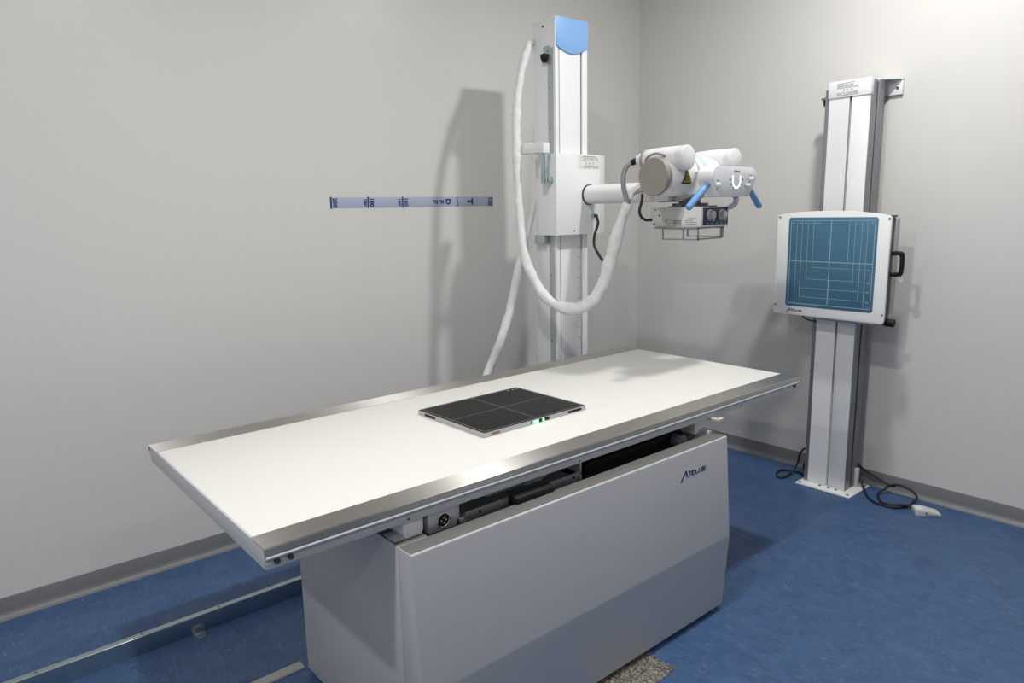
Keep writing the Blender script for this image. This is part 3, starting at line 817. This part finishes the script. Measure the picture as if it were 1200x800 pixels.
MB().lathe([(0, .006), (.004, .016), (.028, .018), (.032, .012)], (-.23, -1.71, 1.102), (-.225, -1.725, 1.07), 18).build('cable_tag', M_clear, B)
MB().cyl((-.235, -1.655, .888), (-.235, -1.705, .888), .018, n=20, bev=.003).build('lock_knob', M_black, B)
MB().box((-.25, -1.665, .872), (-.215, -1.62, .905), .003).build('lock_block', M_alu, B)
MB().tube([(-.19, -1.225, .888), (-.195, -1.245, .872), (-.20, -1.275, .857), (-.19, -1.33, .85)], .0035, 8, 5).build('panel_cable', M_rubber, B)
MB().box((-.10, -1.532, .0095), (-.075, -1.5155, .105), .002).build('cable_outlet', M_grey, B)

# ------------------------------------------------------------------ foot pedal with cable, left cord
Fp = thing('foot_pedal', (-.165, -1.88, 0), 'small pale grey foot switch on the blue floor, cabled to the wall stand', 'foot switch')
a = math.radians(-52.3)
RM = Matrix.Translation((-.168, -1.884, .0005)) @ Matrix.Rotation(a, 4, 'Z')
MB().prism([(-.055, 0), (-.055, .026), (-.050, .032), (-.020, .032), (.052, .014), (.055, .010), (.055, 0)], 1, -.030, .030, .002, M=RM).build('pedal_body', M_pedal, Fp)
MB().box((-.012, -.032, .004), (.056, .032, .009), .001, M=RM).build('pedal_base', M_greydark, Fp)
pw = MB(); pw.box((-.048, -.018, .0322), (-.026, .012, .0326), M=RM); pw.build('pedal_label', M_label, Fp)
MB().cyl(RM @ Vector((-.01, -.030, .016)), RM @ Vector((-.01, -.0315, .016)), .004, n=10).build('screw', M_dgrey, Fp)
ped = [(-.07, -1.517, .095), (-.070, -1.523, .055), (-.085, -1.556, .02), (-.13, -1.590, .006), (-.17, -1.618, .006), (-.210, -1.66, .006), (-.222, -1.70, .006), (-.215, -1.752, .006), (-.18, -1.785, .006), (-.13, -1.799, .008), (-.075, -1.80, .018), (-.047, -1.796, .026), (-.045, -1.765, .050), (-.045, -1.72, .058), (-.047, -1.68, .050), (-.06, -1.655, .028), (-.09, -1.640, .012), (-.124, -1.648, .006), (-.19, -1.69, .006), (-.212, -1.735, .014), (-.18, -1.790, .018), (-.165, -1.82, .014), (-.186, -1.842, .014), (-.196, -1.852, .016)]
MB().tube(ped, .0055, 10, 7).build('cable', M_rubber, Fp)
ped2 = [(-.075, -1.512, .112), (-.05, -1.505, .115), (-.034, -1.529, .090), (-.030, -1.568, .070), (-.030, -1.614, .055), (-.032, -1.652, .043), (-.036, -1.675, .040), (-.046, -1.69, .046)]
MB().tube(ped2, .0058, 10, 7).build('cable', M_rubber, Fp)
cd = [(-.055, -1.318, .012), (-.145, -1.283, .012), (-.111, -1.229, .007), (-.114, -1.178, .006), (-.15, -1.144, .006), (-.206, -1.152, .006), (-.248, -1.188, .006), (-.225, -1.210, .007), (-.160, -1.212, .016), (-.123, -1.225, .06), (-.12, -1.232, .11), (-.12, -1.256, .150), (-.12, -1.305, .166)]
cd[0] = (-.17, -1.300, .014)
o = MB().tube(cd, .0052, 10, 8)
o.box((-.14, -1.312, .045), (-.10, -1.262, .075), .004)
o = o.build('power_cord', M_rubber); o['label'] = 'black cord looped on the floor at the left foot of the wall stand'; o['category'] = 'cord'

# ------------------------------------------------------------------ distance tape on the back wall
W = thing('distance_tape', (-1.665, WO, 1.4545), 'long pale lilac distance tape with navy marks stuck on the back wall', 'wall tape')
y_ = WO
tz0, tz1 = 1.457, 1.506
MB().box((-2.137, y_ - .0014, tz0), (-1.190, y_ - .0002, tz1), .0003).build('tape_strip', M_strip, W)
f = frame((0, y_ - .0016, 0), (1, 0, 0), (0, 0, 1))
zc = (tz0 + tz1) / 2
def rot(u, v, a=-90): return f @ Matrix.Translation((u, v, 0)) @ Matrix.Rotation(math.radians(a), 4, 'Z')
def mark(items, bar=None, bw=.008, bh=.049):
    """one printed mark: turned lettering, with or without an upright bar"""
    wt = MB()
    if bar is not None: wt.stroke([(bar, zc - bh / 2), (bar, zc + bh / 2)], bw, f, .0004)
    for tx_, sz, u, bo in items: wt.text(tx_, sz, rot(u, zc), bold=bo)
    wt.build('tape_mark', M_ink, W)
mark([('200', .030, -2.114, .0011)], -2.1325)
mark([('180', .029, -1.924, .0011), ('180', .025, -1.960, .0009)], -1.943)
mark([('160', .029, -1.735, .0011), ('160', .025, -1.771, .0009)], -1.754)
for u, ch in ((-1.564, 'F'), (-1.528, 'F'), (-1.486, 'D')):
    mark([(ch, .040, u, .0019)])
mark([], -1.4265, .007, .040)
mark([('T', .044, -1.345, .0034)])
mark([('100', .030, -1.214, .0011)], -1.1965)

# ------------------------------------------------------------------ camera, world, colour
cam = bpy.data.cameras.new('camera'); co_ = bpy.data.objects.new('camera', cam); COL.objects.link(co_)
cam.sensor_width = 36.0; cam.lens = 24.9846; cam.clip_start = .02
RMAT = [[0.763122, 0.133091, -0.632401], [-0.645928, 0.125966, -0.752934], [-0.020548, 0.983066, 0.182095]]
LOC = [-3.62925, -3.03016, 1.43366]
co_.matrix_world = Matrix([[*RMAT[0], LOC[0]], [*RMAT[1], LOC[1]], [*RMAT[2], LOC[2]], [0, 0, 0, 1]])
SC.camera = co_
w = bpy.data.worlds.new('room_air'); SC.world = w; w.use_nodes = True
w.node_tree.nodes['Background'].inputs[0].default_value = (.5, .5, .5, 1)
w.node_tree.nodes['Background'].inputs[1].default_value = .02
vs = SC.view_settings
SC.display_settings.display_device = 'sRGB'
vs.view_transform = 'Standard'; vs.look = 'None'; vs.gamma = 1; vs.use_curve_mapping = False; vs.exposure = 0.0
